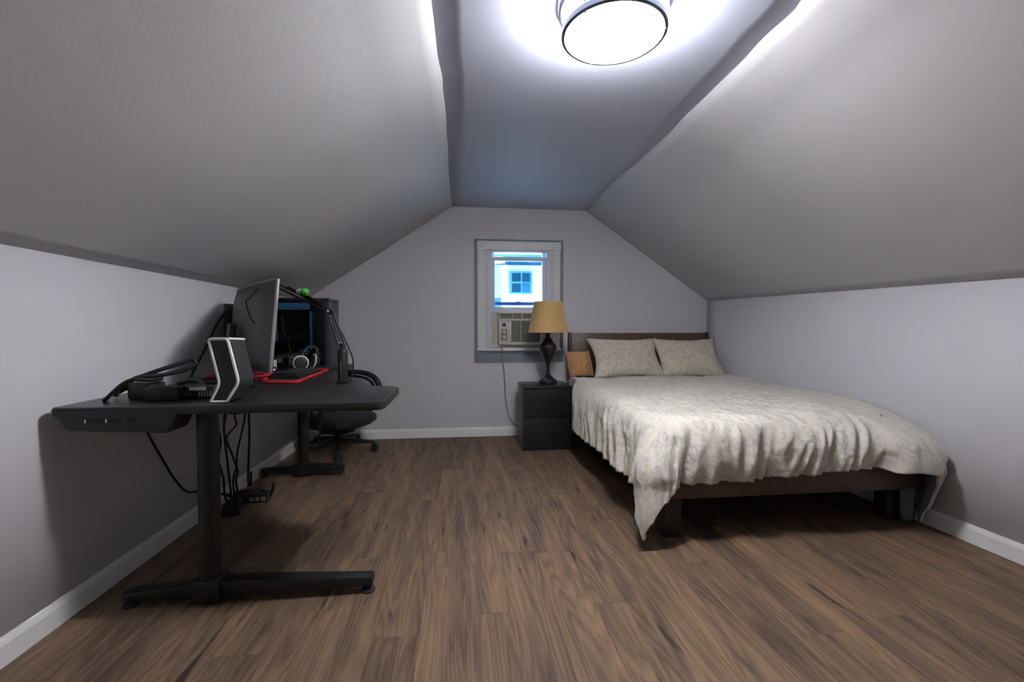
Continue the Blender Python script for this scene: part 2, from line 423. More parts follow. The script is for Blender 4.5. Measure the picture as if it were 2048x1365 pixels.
def baseboard(name, p0, p1, inward):
    p0, p1, n = Vector(p0), Vector(p1), Vector(inward)
    prof = [(0, 0), (.014, 0), (.014, .066), (.010, .078), (.006, .086), (0, .088)]
    bm = NB(); R = [[bm.verts.new(p+n*a+Vector((0, 0, b))) for a, b in prof] for p in (p0, p1)]
    k = len(prof)
    for i in range(k): bm.faces.new([R[0][i], R[0][(i+1) % k], R[1][(i+1) % k], R[1][i]])
    bm.faces.new(R[0][::-1]); bm.faces.new(R[1])
    return struct(obj(name, bm, 'trim'))
baseboard('baseboard_left', (XL, YN, 0), (XL, YB, 0), (1, 0, 0))
baseboard('baseboard_right', (XR, YN, 0), (XR, YB, 0), (-1, 0, 0))
baseboard('baseboard_back', (XL+.014, YB, 0), (XR-.014, YB, 0), (0, -1, 0))

# ------------------------------------------------------------------ window
wn = bpy.data.objects.new('window_1', None); COL.objects.link(wn); wn.location = (.553, YB, .71); struct(wn, 'white framed sash window in the gable wall')
G = .008
# slate painted board around and below the casing
for a, b in (((.121, YB-G, .71), (.153, YB, 1.887)), ((.955, YB-G, .71), (.984, YB, 1.887)), ((.153, YB-G, 1.868), (.955, YB, 1.887))):
    P_box('painted_surround', a, b, 'trimgrey', wn, .001)
P_box('apron', (.153, YB-.012, .71), (.955, YB, .818), 'trimgrey', wn, .002)
P_box('apron_moulding', (.170, YB-.024, .800), (.938, YB-.012, .822), 'trimgrey', wn, .004)
def fluted(name, x0, x1):
    bm = NB(); box(bm, (x0, YB-.014, .850), (x1, YB, 1.782), .002)
    n = 5; wdt = (x1-x0-.012)/n
    for i in range(n):
        cx = x0+.006+wdt*(i+.5)
        tube(bm, [(cx, YB-.014, .86), (cx, YB-.014, 1.772)], wdt*.36, 8, 0)
    return obj(name, bm, 'trim', wn, 40)
fluted('side_casing', .154, .226); fluted('side_casing', .880, .952)
P_box('head_casing', (.235, YB-.018, 1.790), (.871, YB, 1.868), 'trim', wn, .003)
P_box('head_moulding', (.235, YB-.024, 1.786), (.871, YB-.002, 1.797), 'trim', wn, .003)
for x0 in (.148, .871):
    c = P_box('corner_block', (x0, YB-.024, 1.782), (x0+.087, YB, 1.868), 'trim', wn, .004)
    obj('rosette', lathe(NB(), [(0, .006), (.010, .006), (.014, .002), (.022, .002), (.026, .005), (.030, 0)], (x0+.0435, YB-.024, 1.825), 24, axis=(0, -1, 0)), 'trim', c, 40)
P_box('window_stool', (.148, YB-.050, .822), (.957, YB+.06, .850), 'trim', wn, .006)
# jambs and head inside the opening
P_box('jamb', (WX0, YB-.002, .850), (WX0+.050, YB+.13, WZ1), 'vinyl', wn, .002)
P_box('jamb', (WX1-.050, YB-.002, .850), (WX1, YB+.13, WZ1), 'vinyl', wn, .002)
P_box('head_jamb', (WX0+.050, YB-.002, 1.768), (WX1-.050, YB+.13, WZ1), 'vinyl', wn, .002)
P_box('sill', (WX0+.050, YB+.06, .842), (WX1-.050, YB+.13, .872), 'vinyl', wn, .002)
J0, J1 = WX0+.050, WX1-.050
# lower sash pushed up, resting on the air conditioner
ls = P_box('lower_sash_bottom_rail', (J0, YB+.030, 1.190), (J1, YB+.062, 1.243), 'vinyl', wn, .003)
P_box('lower_sash_stile', (J0, YB+.030, 1.243), (J0+.036, YB+.062, 1.695), 'vinyl', wn, .003)
P_box('lower_sash_stile', (J1-.036, YB+.030, 1.243), (J1, YB+.062, 1.690), 'vinyl', wn, .003)
P_box('lower_sash_top_rail', (J0, YB+.030, 1.690), (J1, YB+.062, 1.730), 'vinyl', wn, .003)
P_box('pane', (J0+.034, YB+.044, 1.240), (J1-.034, YB+.048, 1.694), 'glass', wn, 0)
# upper sash behind it with its meeting rail and latch
P_box('upper_sash_stile', (J0, YB+.070, 1.262), (J0+.030, YB+.100, 1.768), 'vinyl', wn, .003)
P_box('upper_sash_stile', (J1-.030, YB+.070, 1.262), (J1, YB+.100, 1.768), 'vinyl', wn, .003)
mr = P_box('meeting_rail', (J0+.030, YB+.070, 1.262), (J1-.030, YB+.100, 1.294), 'railshade', wn, .002)
obj('sash_lock', lathe(NB(), [(0, .012), (.012, .011), (.028, .004), (.034, 0)], (.553, YB+.085, 1.292), 16), 'railshade', mr, 40)
P_box('pane', (J0+.030, YB+.083, 1.292), (J1-.030, YB+.087, 1.768), 'glass', wn, 0)

# ------------------------------------------------------------------ air conditioner in the window
ac = thing('window_air_conditioner', 'beige window air conditioner fitted under the raised sash', 'air conditioner', (.553, YB, .872))
A0, A1 = .352, .772
P_box('body', (A0, YB-.030, .874), (A1, YB+.30, 1.190), 'offwhite', ac, .006)
P_box('front_frame', (A0, YB-.062, .878), (A1, YB-.030, .908), 'offwhite', ac, .006)
P_box('front_frame', (A0, YB-.062, 1.108), (A1, YB-.030, 1.128), 'offwhite', ac, .004)
P_box('front_frame', (A0+.098, YB-.064, .908), (A0+.118, YB-.030, 1.108), 'white', ac, .004)
P_box('front_frame', (A1-.022, YB-.062, .908), (A1, YB-.030, 1.108), 'offwhite', ac, .004)
cp = P_box('control_panel', (A0, YB-.060, .908), (A0+.098, YB-.030, 1.108), 'offwhite', ac, .004)
P_box('label_plate', (A0+.022, YB-.063, .925), (A0+.078, YB-.060, 1.030), 'grille', cp, .001)
for zz in (.955, 1.002): obj('knob', lathe(NB(), [(.020, 0), (.020, .006), (.014, .016), (0, .017)], (A0+.050, YB-.063, zz), 20, axis=(0, -1, 0)), 'white', cp, 40)
P_box('energy_sticker', (A0+.032, YB-.062, 1.055), (A0+.066, YB-.060, 1.088), 'navy', cp, 0)
P_box('intake_back', (A0+.118, YB-.046, .908), (A1-.022, YB-.030, 1.108), 'grille', ac, 0)
for i in range(13):
    zz = .915+i*.0153
    P_box('louver', (A0+.118, YB-.058, zz), (A1-.022, YB-.046, zz+.007), 'grille', ac, .001)
P_box('intake_divider', (A0+.205, YB-.060, .908), (A0+.211, YB-.045, 1.108), 'offwhite', ac, .001)
P_box('outlet_recess', (A0+.014, YB-.034, 1.132), (A1-.014, YB-.0295, 1.176), 'grille', ac, 0)
for i, xx in enumerate((A0+.13, A0+.215, A0+.222, A0+.32)):
    P_box('outlet_vane', (xx, YB-.060, 1.128), (xx+.006, YB-.034, 1.180), 'offwhite', ac, .001)
P_box('outlet_hood', (A0, YB-.060, 1.178), (A1, YB-.030, 1.189), 'offwhite', ac, .003)
for s, (x0, x1) in enumerate(((J0, A0), (A1, J1))):
    bm = NB(); n = 6
    for i in range(n):
        xa = x0+(x1-x0)*i/n; xb = x0+(x1-x0)*(i+1)/n
        box(bm, (xa, YB+.020, .874), (xa*.35+xb*.65, YB+.036, 1.196), .002); box(bm, (xa, YB+.027, .876), (xb, YB+.031, 1.195))
    obj('accordion_panel', bm, 'offwhite', ac, 40)
obj('power_cord', tube(NB(), [(.383, YB-.055, .905), (.384, YB-.066, .86), (.383, YB-.058, .82), (.390, YB-.040, .74), (.402, YB-.024, .65), (.412, YB-.014, .50), (.420, YB-.014, .36), (.445, YB-.016, .22), (.49, YB-.02, .13), (.535, YB-.02, .08)], .0055, 8, 8), 'cordgrey', ac, 180)['label'] = 'thin grey power cord'

# ------------------------------------------------------------------ ceiling light
LX, LY = .536, 1.580
cl = thing('ceiling_light', 'round flush ceiling light with two chrome rings and a glowing diffuser', 'ceiling light', (LX, LY, HC))
obj('ceiling_plate', lathe(NB(), [(0, -.014), (.150, -.014), (.160, -.008), (.160, .004), (0, .004)], (LX, LY, HC), 48), 'white', cl, 40)
def ring(ro, ri, z0, z1): return lathe(NB(), [(ri, z0), (ro-.003, z0), (ro, z0+.003), (ro, z1-.003), (ro-.003, z1), (ri, z1)], (LX, LY, HC), 64, closed=True)
obj('upper_ring', ring(.192, .184, -.030, -.004), 'ringmetal', cl, 40)
obj('lower_ring', ring(.183, .1725, -.110, -.086), 'ringmetal', cl, 40)
obj('diffuser', lathe(NB(), [(0, -.100), (.10, -.0995), (.150, -.097), (.164, -.092), (.1675, -.084), (0, -.084)], (LX, LY, HC), 64), 'diffuser', cl, 40)
obj('diffuser_drum', lathe(NB(), [(0, -.0835), (.1675, -.0835), (.1675, -.014), (0, -.014)], (LX, LY, HC), 64), 'diffuser_side', cl, 40)
for k in range(3):
    a = math.radians(100+k*120); c, s = math.cos(a), math.sin(a)
    b = obj('bracket', tube(NB(), [(LX+.176*c, LY+.176*s, HC-.086), (LX+.187*c, LY+.187*s, HC-.02)], .0035, 8, 0), 'chrome', cl, 40)
    obj('finial', lathe(NB(), [(0, -.016), (.005, -.014), (.006, -.006), (.004, 0), (0, .001)], (LX+.1745*c, LY+.1745*s, HC-.098), 12), 'white', b, 40)

# ------------------------------------------------------------------ desk
ZD = .775
dk = thing('gaming_desk', 'black wing shaped gaming desk on two steel columns along the left wall', 'desk', (-1.0, 2.5, 0))
outl = [(-1.392, 1.690), (-.285, 1.690), (-.283, 2.135), (-.520, 2.235), (-.600, 2.420), (-.785, 3.100), (-.800, 3.500), (-1.392, 3.500)]
dtop = obj('desktop', prism(NB(), round_poly(outl, [.03, .05, .05, .08, .12, .15, .04, .02]), ZD-.030, ZD, .004), 'desk', dk, 30)
# control box hanging below the near left corner
bm = NB(); t = bmesh.new()
pp = [(-1.385, ZD-.004), (-1.330, ZD-.078), (-1.015, ZD-.094), (-.985, ZD-.034), (-.985, ZD-.004)]
fa = [t.verts.new((x, 1.684, z)) for x, z in pp]; fb = [t.verts.new((x, 1.800, z)) for x, z in pp]
t.faces.new(fa); t.faces.new(fb[::-1])
for i in range(len(pp)): t.faces.new([fa[i], fb[i], fb[(i+1) % len(pp)], fa[(i+1) % len(pp)]])
bmesh.ops.recalc_face_normals(t, faces=t.faces[:]); bmesh.ops.bevel(t, geom=t.edges[:], offset=.005, segments=2, affect='EDGES'); merge(bm, t)
cb = obj('control_box', bm, 'plastic', dk, 30)
for xa, xb in ((-1.268, -1.215), (-1.204, -1.160), (-1.144, -1.112)):
    P_box('port_slot', (xa, 1.6825, .722), (xb, 1.686, .736), 'void', cb, .001)
for xa in (-1.274, -1.209): P_box('port_light', (xa, 1.6815, .723), (xa+.004, 1.685, .735), 'offwhite', cb, 0)
P_box('rear_beam', (-1.20, 1.86, ZD-.075), (-1.14, 3.34, ZD-.030), 'black', dk, .004)
P_box('front_beam', (-.90, 1.86, ZD-.065), (-.86, 3.30, ZD-.030), 'black', dk, .004)
def column(cx, cy, fx0, fx1):
    bm = NB(); N = 28; rx, ry = .036, .034
    prof = [(1.0, .09), (1.0, ZD-.030)]
    R = [[bm.verts.new((cx+rx*s*math.copysign(abs(math.cos(2*PI*k/N))**.9, math.cos(2*PI*k/N)), cy+ry*s*math.copysign(abs(math.sin(2*PI*k/N))**.9, math.sin(2*PI*k/N)), z)) for k in range(N)] for s, z in prof]
    for k in range(N): bm.faces.new([R[0][k], R[0][(k+1) % N], R[1][(k+1) % N], R[1][k]])
    bm.faces.new(R[0][::-1]); bm.faces.new(R[1])
    lg = obj('leg', bm, 'black', dk, 40)
    P_box('mounting_plate', (cx-.09, cy-.05, ZD-.042), (cx+.16, cy+.05, ZD-.029), 'black', lg, .003)
    P_box('collar', (cx-.050, cy-.048, .012), (cx+.052, cy+.044, .098), 'black', lg, .010)
    for q in (-.012, .02): obj('bolt', lathe(NB(), [(.006, 0), (.006, .003), (0, .004)], (cx+.040+q*.3, cy-.030+q, .098), 10), 'chrome', lg, 40)
    ft = obj('foot', loft_box(loft_box(NB(), (cx, cy, .056), (fx1, cy, .050), .068, .070, .052, .036, .006), (cx, cy, .054), (fx0, cy, .044), .068, .064, .052, .030, .006), 'black', dk, 40)
    for xx in (fx0+.02, fx1-.02):
        obj('foot_pad', lathe(NB(), [(.026, 0), (.027, .006), (.022, .014), (.010, .018), (.010, .034), (0, .034)], (xx, cy, 0), 20), 'plastic2', ft, 40)
column(-.958, 1.828, -1.262, -.352)
column(-1.113, 3.322, -1.395, -.832)

# ------------------------------------------------------------------ things on the desk
# speaker with a white chevron frame
sp = thing('desktop_speaker', 'chevron shaped black desktop speaker with white edging at the near end of the desk', 'speaker', (-.86, 1.78, ZD))
chev = [(-.902, 1.006), (-.838, 1.008), (-.802, .850), (-.846, ZD+.002), (-.900, ZD+.002), (-.866, .846)]
chev = [(x, z) for x, z in chev]
def chev_at(y, shr=0, dx=0, dz=0):
    c = Vector((-.853, .9)); return [(x+(c.x-x)*shr+dx, y, z+(c.y-z)*shr*.35+dz) for x, z in chev]
def loft_loop(bm, loops, cap=True):
    R = [[bm.verts.new(p) for p in L] for L in loops]; n = len(R[0])
    for A, B in zip(R, R[1:]):
        for k in range(n): bm.faces.new([A[k], A[(k+1) % n], B[(k+1) % n], B[k]])
    if cap: bm.faces.new(R[0][::-1]); bm.faces.new(R[-1])
    return bm
fr_pts = [Vector(p) for p in chev_at(1.735)]
rp = round_poly([(p.x, p.z) for p in fr_pts], [.012, .012, .02, .006, .006, .02], 4)
obj('cabinet', loft_loop(NB(), [[(x, 1.737, z) for x, z in rp], [(x+.004, 1.850, min(z, 1.0)) for x, z in rp]]), 'plastic2', sp, 40)
obj('white_edging', tube(NB(), [(x, 1.736, max(z, ZD+.006)) for x, z in rp], .0055, 8, 0, closed=True), 'white', sp, 60)
obj('grille', loft_loop(NB(), [[(-.853+(x+.853)*.9, 1.7345, z) for x, z in rp], [(-.853+(x+.853)*.9, 1.738, z) for x, z in rp]]), 'plastic', sp, 40)
obj('top_edging', tube(NB(), [(-.838, 1.742, 1.008), (-.832, 1.848, 1.003)], .005, 8, 0), 'white', sp, 60)
P_box('bass_slot', (-.835, 1.850, .86), (-.815, 1.853, .93), 'void', sp, 0)

# monitor turned with its back to the camera
mo = thing('curved_monitor', 'large curved monitor seen from behind with a silver side bezel', 'monitor', (-1.093, 2.47, ZD))
dv = Vector((.577, -.817, 0)); nv = Vector((.817, .577, 0)); upv = (Vector((0, 0, 1))+nv*.09).normalized(); mc = Vector((-1.093, 2.439, .848))
def mp(x, y, z): return mc+dv*x+nv*(y+.018*(x/.415)**2)+upv*z
def mon_grid(bm, f, nu, nvv, flip=False):
    V = [[bm.verts.new(f(-1+2*i/nu, j/nvv)) for j in range(nvv+1)] for i in range(nu+1)]
    for i in range(nu):
        for j in range(nvv):
            q = [V[i][j], V[i+1][j], V[i+1][j+1], V[i][j+1]]; bm.faces.new(q)
    return V
MW, MH = .415, .415
bm = NB(); mon_grid(bm, lambda u, v: mp(u*MW, -.010-.028*(1-u**6)*(1-(2*v-1)**6), v*MH), 24, 16); mon_grid(bm, lambda u, v: mp(u*MW, -.002, v*MH), 24, 16)
bk = obj('back_shell', bm, 'monitorback', mo, 60)
bm = NB(); mon_grid(bm, lambda u, v: mp(u*(MW-.008), .0035, .008+v*(MH-.016)), 24, 2)
obj('screen', bm, 'void', mo, 60)
loop = [mp(u*MW, -.003, 0) for u in [i/12-1 for i in range(25)]]+[mp(MW, -.003, v*MH) for v in (.25, .5, .75)]+[mp(u*MW, -.003, MH) for u in [1-i/12 for i in range(25)]]+[mp(-MW, -.003, v*MH) for v in (.75, .5, .25)]
obj('bezel', tube(NB(), loop, .0075, 8, 0, closed=True), 'silver', mo, 60)
def onback(u, v, e=.001): return mp(u*MW, -.010-.028*(1-u**6)*(1-(2*v-1)**6)-e, v*MH)
obj('accent_groove', tube(NB(), [onback(.55, .93), onback(.38, .84), onback(.18, .80), onback(.30, .70), onback(.45, .60), onback(.62, .53)], .0035, 8, 5), 'void', bk, 60)
bm = NB(); loft_box(bm, mp(0, -.075, -.05), mp(0, -.075, .22), .10, .035, .08, .03, .006); obj('stand_neck', bm, 'plastic', mo, 40)
cc = mp(0, -.045, 0)
obj('stand_base', prism(NB(), round_poly([(cc.x-.11, cc.y-.09), (cc.x+.085, cc.y-.09), (cc.x+.085, cc.y+.09), (cc.x-.11, cc.y+.09)], .05), ZD, ZD+.014, .003), 'plastic', mo, 40)
# further screen by the wall
m2 = thing('side_monitor', 'slim dark monitor standing near the wall behind the curved monitor', 'monitor', (-1.33, 3.10, ZD))
P_box('display', (-1.372, 2.800, .900), (-1.345, 3.360, 1.186), 'plastic', m2, .005)
P_box('screen', (-1.346, 2.812, .912), (-1.343, 3.348, 1.174), 'void', m2, 0)
P_box('stand_neck', (-1.368, 3.05, ZD+.01), (-1.350, 3.11, .92), 'plastic', m2, .004)
P_box('stand_base', (-1.388, 2.98, ZD), (-1.25, 3.18, ZD+.012), 'plastic', m2, .004)

def edged_mat(name, poly, label, rad):
    r = thing(name, label, 'desk mat', (sum(p[0] for p in poly)/len(poly), sum(p[1] for p in poly)/len(poly), ZD))
    rp = round_poly(poly, rad)
    obj('mat_surface', prism(NB(), rp, ZD, ZD+.006), 'matblack', r, 30)
    obj('red_edge', tube(NB(), [(x, y, ZD+.007) for x, y in rp], .0075, 8, 0, closed=True), 'red', r, 60)
edged_mat('desk_mat', [(-.955, 2.325), (-.800, 2.300), (-.838, 2.975), (-1.014, 2.975), (-1.008, 2.44)], 'black desk mat with thick red edge running along the front of the desk', .03)
edged_mat('desk_mat', [(-1.345, 2.560), (-1.085, 2.590), (-1.075, 2.760), (-1.345, 2.780)], 'red edged black mat lying under the curved monitor', .02)

# keyboard on the mat
kb = thing('keyboard', 'low black keyboard lying on the red edged mat', 'keyboard', (-.955, 2.68, ZD+.006))
P_box('keyboard_body', (-1.000, 2.48, ZD+.0065), (-.856, 2.85, ZD+.024), 'plastic', kb, .004)
bm = NB()
for i in range(5):
    for j in range(15): box(bm, (-.992+i*.027, 2.487+j*.024, ZD+.024), (-.969+i*.027, 2.507+j*.024, ZD+.032), .0015, 1)
obj('keys', bm, 'plastic2', kb, 40)['kind'] = 'stuff'

# headset lying in front of the computer
hs = thing('headset', 'black headset with white rimmed ear cups lying before the computer case', 'headset', (-.95, 2.90, ZD+.006))
def cup(c, ax):
    e = obj('ear_cup', lathe(NB(), [(0, -.02), (.030, -.018), (.040, -.008), (.042, .008), (.036, .022), (.020, .026), (0, .020)], c, 24, axis=ax), 'plastic', hs, 40)
    cv = Vector(c)+Vector(ax).normalized()*.012
    obj('white_rim', tube(NB(), [(cv+(Vector(ax).orthogonal().normalized()*math.cos(2*PI*k/28)+Vector(ax).cross(Vector(ax).orthogonal()).normalized()*math.sin(2*PI*k/28))*.041) for k in range(28)], .0055, 8, 0, closed=True), 'white', e, 60)
cup((-.985, 2.915, ZD+.054), (.35, -.93, .1)); cup((-.905, 2.93, ZD+.062), (-.75, -.6, .2))
obj('headband', tube(NB(), [(-.985, 2.925, ZD+.085), (-.975, 2.955, ZD+.135), (-.940, 2.975, ZD+.155), (-.905, 2.965, ZD+.140), (-.897, 2.94, ZD+.095)], .010, 10, 6, flat=.5), 'plastic', hs, 60)
# small things
bx = tag(obj('small_carton', box(NB(), (-1.172, 2.885, ZD), (-1.128, 2.925, ZD+.075), .002), 'offwhite', None, 40), 'small cream carton standing beside the keyboard', 'box')
jr = thing('glass_jar', 'tiny clear jar with dark lid in front of the cream carton', 'jar', (-1.105, 2.80, ZD))
obj('jar_body', lathe(NB(), [(0, 0), (.017, 0), (.019, .004), (.019, .026), (.014, .032), (.012, .030), (.012, .006), (0, .004)], (-1.105, 2.81, ZD), 20), 'chrome', jr, 40)
obj('lid', lathe(NB(), [(.016, .031), (.016, .040), (0, .041)], (-1.105, 2.81, ZD), 20), 'plastic', jr, 40)
ad = thing('usb_adapter', 'small black plug adapter with orange end on the desk by the speaker', 'adapter', (-1.00, 2.22, ZD))
P_box('plug_body', (-1.035, 2.205, ZD), (-.985, 2.235, ZD+.022), 'plastic', ad, .004)
P_box('orange_end', (-.985, 2.210, ZD+.002), (-.968, 2.230, ZD+.019), 'orange', ad, .002)
P_box('port', (-1.046, 2.213, ZD+.005), (-1.035, 2.227, ZD+.016), 'chrome', ad, .001)
P_box('blue_tip', (-.966, 2.195, ZD), (-.940, 2.212, ZD+.012), 'bluegrey', ad, .002)

# computer case with a window
pc = thing('computer_case', 'black tower computer with a glass side and blue trim inside', 'computer', (-1.02, 3.13, ZD))
c0, c1, d0, d1, h0, h1 = -1.205, -.842, 3.020, 3.250, ZD, 1.236
P_box('bottom_panel', (c0, d0+.004, h0), (c1, d1, h0+.030), 'plastic', pc, .003)
P_box('top_panel', (c0, d0+.004, h1-.022), (c1, d1, h1), 'plastic', pc, .004)
P_box('rear_panel', (c0, d0+.004, h0+.030), (c0+.012, d1, h1-.022), 'plastic', pc, .002)
P_box('front_panel', (c1-.030, d0+.004, h0+.030), (c1, d1, h1-.022), 'bluegrey', pc, .004)
P_box('inner_front_panel', (c1-.105, d0+.006, h0+.030), (c1-.030, d0+.020, h1-.022), 'plastic', pc, .002)
P_box('far_panel', (c0+.012, d1-.012, h0+.030), (c1-.030, d1, h1-.022), 'plastic', pc, .002)
P_box('glass_panel', (c0+.004, d0, h0+.020), (c1-.030, d0+.0035, h1-.012), 'glass', pc, 0)
P_box('motherboard', (c0+.035, d1-.020, h0+.130), (c1-.130, d1-.012, h1-.060), 'pcb', pc, .001)
P_box('blue_trim', (c0+.030, d0+.010, h1-.075), (c1-.120, d0+.030, h1-.030), 'blue', pc, .006)
P_box('blue_trim', (c0+.014, d0+.010, h0+.180), (c0+.040, d0+.030, h1-.078), 'blue', pc, .006)
P_box('blue_trim', (c1-.125, d0+.008, h0+.130), (c1-.107, d0+.030, h1-.085), 'blue', pc, .006)
P_box('blue_trim', (c1-.185, d0+.010, h0+.110), (c1-.128, d0+.030, h0+.132), 'blue', pc, .006)
P_box('graphics_card', (c0+.020, d0+.05, h0+.190), (c1-.150, d1-.022, h0+.225), 'plastic2', pc, .004)
P_box('power_supply_shroud', (c0+.013, d0+.03, h0+.032), (c1-.110, d1-.013, h0+.110), 'plastic', pc, .004)
obj('cooler', lathe(NB(), [(.030, 0), (.045, .004), (.045, .03), (.030, .034), (.028, .01)], (c0+.130, d1-.022, h1-.150), 28, axis=(0, -1, 0)), 'plastic2', pc, 40)
for k in range(3): P_box('memory_stick', (c0+.195+k*.014, d1-.060, h1-.200), (c0+.200+k*.014, d1-.021, h1-.090), 'bluegrey', pc, .001)
obj('inner_cable', tube(NB(), [(c0+.05, d0+.06, h1-.11), (c0+.055, d0+.07, h1-.19), (c0+.085, d0+.06, h1-.27), (c0+.095, d0+.08, h0+.11)], .004, 8), 'cordgrey', pc, 60)
# gadget on top of the case
gd = thing('toy_gadget', 'small white and green gadget riding on top of the boom arm', 'gadget', (-.80, 2.43, 1.212))
ga = Vector((-.82, .64, .10)).normalized(); gc = Vector((-.798, 2.420, 1.228))
obj('white_body', lathe(NB(), [(0, -.002), (.014, 0), (.016, .010), (.016, .040), (.012, .050), (0, .052)], gc, 18, axis=ga), 'white', gd, 60)
gb = obj('green_end', lathe(NB(), [(0, -.030), (.014, -.028), (.021, -.016), (.021, -.004), (.013, .002), (0, .003)], gc, 18, axis=ga), 'green', gd, 60)
obj('red_dot', lathe(NB(), [(0, .006), (.004, .005), (.006, 0)], gc-ga*.010+Vector((.010, -.018, -.004)), 12, axis=(.4, -1, -.1)), 'red', gb, 60)

# boom arm clamped to the desk edge
ba = thing('boom_arm', 'black spring boom arm clamped to the front edge of the desk', 'boom arm', (-.578, 2.30, ZD))
P_box('clamp_base', (-.604, 2.274, ZD), (-.556, 2.326, ZD+.012), 'black', ba, .003)
P_box('clamp_jaw', (-.600, 2.278, ZD-.062), (-.560, 2.322, ZD-.030), 'black', ba, .004)
ps = obj('post', lathe(NB(), [(.024, .010), (.024, .155), (.020, .165), (.013, .170), (.013, .195), (0, .196)], (-.580, 2.30, ZD), 24), 'black', ba, 40)
P_box('post_highlight', (-.5835, 2.274, ZD+.02), (-.5805, 2.2765, ZD+.11), 'chrome', ps, 0)  # thin bright strip put on the post as its highlight
e0, e1, e2 = Vector((-.585, 2.300, .962)), Vector((-.640, 2.315, 1.128)), Vector((-1.025, 2.610, 1.290))
side = Vector((.012, .004, 0))
for s in (-1, 1): obj('lower_bar', tube(NB(), [e0+side*s, e1+side*s], .0052, 8, 0), 'black', ba, 60)
obj('lower_spring', tube(NB(), [e0.lerp(e1, .1), e0.lerp(e1, .9)], .0042, 8, 0), 'bluegrey', ba, 60)
upz = Vector((0, 0, .010))
for s in (-1, 1): obj('upper_bar', tube(NB(), [e1+upz*s, e2+upz*s], .0056, 8, 0), 'black', ba, 60)
obj('upper_spring', tube(NB(), [e1.lerp(e2, .1)+upz*2.2, e1.lerp(e2, .7)+upz*2.0], .005, 8, 0), 'black', ba, 60)
j = obj('elbow_joint', lathe(NB(), [(0, -.018), (.014, -.017), (.016, -.012), (.016, .012), (.014, .017), (0, .018)], e1, 20, axis=(.1, 1, 0)), 'black', ba, 40)
obj('knob', lathe(NB(), [(.007, 0), (.008, .010), (0, .012)], e1-Vector((.0018, .018, 0)), 14, axis=(-.1, -1, 0)), 'chrome', j, 40)
obj('tip_joint', lathe(NB(), [(0, -.014), (.012, -.013), (.012, .013), (0, .014)], e2, 16, axis=(.4, 1, 0)), 'black', ba, 40)
mi = obj('microphone', lathe(NB(), [(0, -.125), (.018, -.122), (.024, -.11), (.024, -.02), (.018, -.008), (.008, 0), (0, .0)], e2+Vector((-.01, .0, -.012)), 20), 'plastic', ba, 40)
tag(obj('microphone_cable', tube(NB(), [(-.626, 2.322, 1.09), (-.598, 2.325, 1.04), (-.560, 2.322, .955), (-.538, 2.318, .90), (-.534, 2.318, .86), (-.541, 2.32, .815), (-.549, 2.31, ZD+.006)], .0033, 8, 6), 'rubber', None, 180), 'thin black cable hanging beside the boom arm', 'cable')

# heap of power bricks and leads at the near left of the desk
def brick(name, label, c, size, rz, m='plastic', tilt=0):
    r = thing(name, label, 'power adapter', c, rz)
    bm = box(NB(), (-size[0]/2, -size[1]/2, 0), (size[0]/2, size[1]/2, size[2]), .006); 
    if tilt: bm.transform(Matrix.Rotation(tilt, 4, 'Y'))
    obj('brick_body', bm, m, r, 40, local=True)
    return r
b1 = brick('power_brick', 'black power brick at the edge of the cable heap', (-1.115, 1.845, ZD), (.115, .065, .050), .1)
obj('lead_boss', tube(NB(), [(.057, 0, .017), (.085, .004, .014)], .007, 8, 0), 'rubber', b1, 60, local=True)
b2 = brick('power_brick', 'rounded black power brick at the wall side of the cable heap', (-1.215, 1.90, ZD), (.10, .07, .062), -.25)
obj('lead_boss', tube(NB(), [(.045, 0, .02), (.072, .0, .014)], .007, 8, 0), 'rubber', b2, 60, local=True)
b3 = brick('power_brick', 'ribbed black adapter with a white label beside the speaker', (-1.018, 1.905, ZD), (.108, .06, .044), .04, 'plastic2')
P = obj('white_label', box(NB(), (-.030, -.0325, .030), (.030, -.0300, .0425)), 'white', b3, local=True)
for k in range(5): obj('vent_rib', box(NB(), (.004+k*.010, -.0325, .006), (.008+k*.010, -.030, .026)), 'cordgrey', b3, local=True)
def lead(pts, r, label, m='rubber', name='cable', group=None): return tag(obj(name, tube(NB(), pts, r, 8, 8), m, None, 180), label, 'cable', group)
lead([(-1.305, 1.87, ZD+.012), (-1.288, 1.88, ZD+.055), (-1.215, 1.93, ZD+.095), (-1.13, 1.985, ZD+.130), (-1.105, 2.00, ZD+.140), (-1.092, 2.005, ZD+.126), (-1.12, 1.99, ZD+.102), (-1.18, 1.95, ZD+.085), (-1.25, 1.90, ZD+.079), (-1.292, 1.885, ZD+.032)], .0085, 'thick black lead looping up from the power bricks')
lead([(-1.315, 1.84, ZD+.008), (-1.290, 1.80, ZD+.012), (-1.225, 1.815, ZD+.075), (-1.17, 1.85, ZD+.076), (-1.155, 1.89, ZD+.074), (-1.20, 1.935, ZD+.074), (-1.285, 1.955, ZD+.050), (-1.335, 1.90, ZD+.012)], .007, 'black lead coiled over the power bricks')
lead([(-1.06, 2.00, ZD+.010), (-1.10, 2.06, ZD+.035), (-1.17, 2.14, ZD+.045), (-1.24, 2.24, ZD+.030), (-1.33, 2.30, ZD+.010)], .010, 'thick black lead lying on the desk behind the bricks')
lead([(-1.355, 2.795, 1.14), (-1.365, 2.72, 1.07), (-1.36, 2.60, .95), (-1.34, 2.46, .85), (-1.31, 2.36, .80), (-1.27, 2.34, ZD+.006)], .006, 'slim black cable falling from the side monitor to the desk')

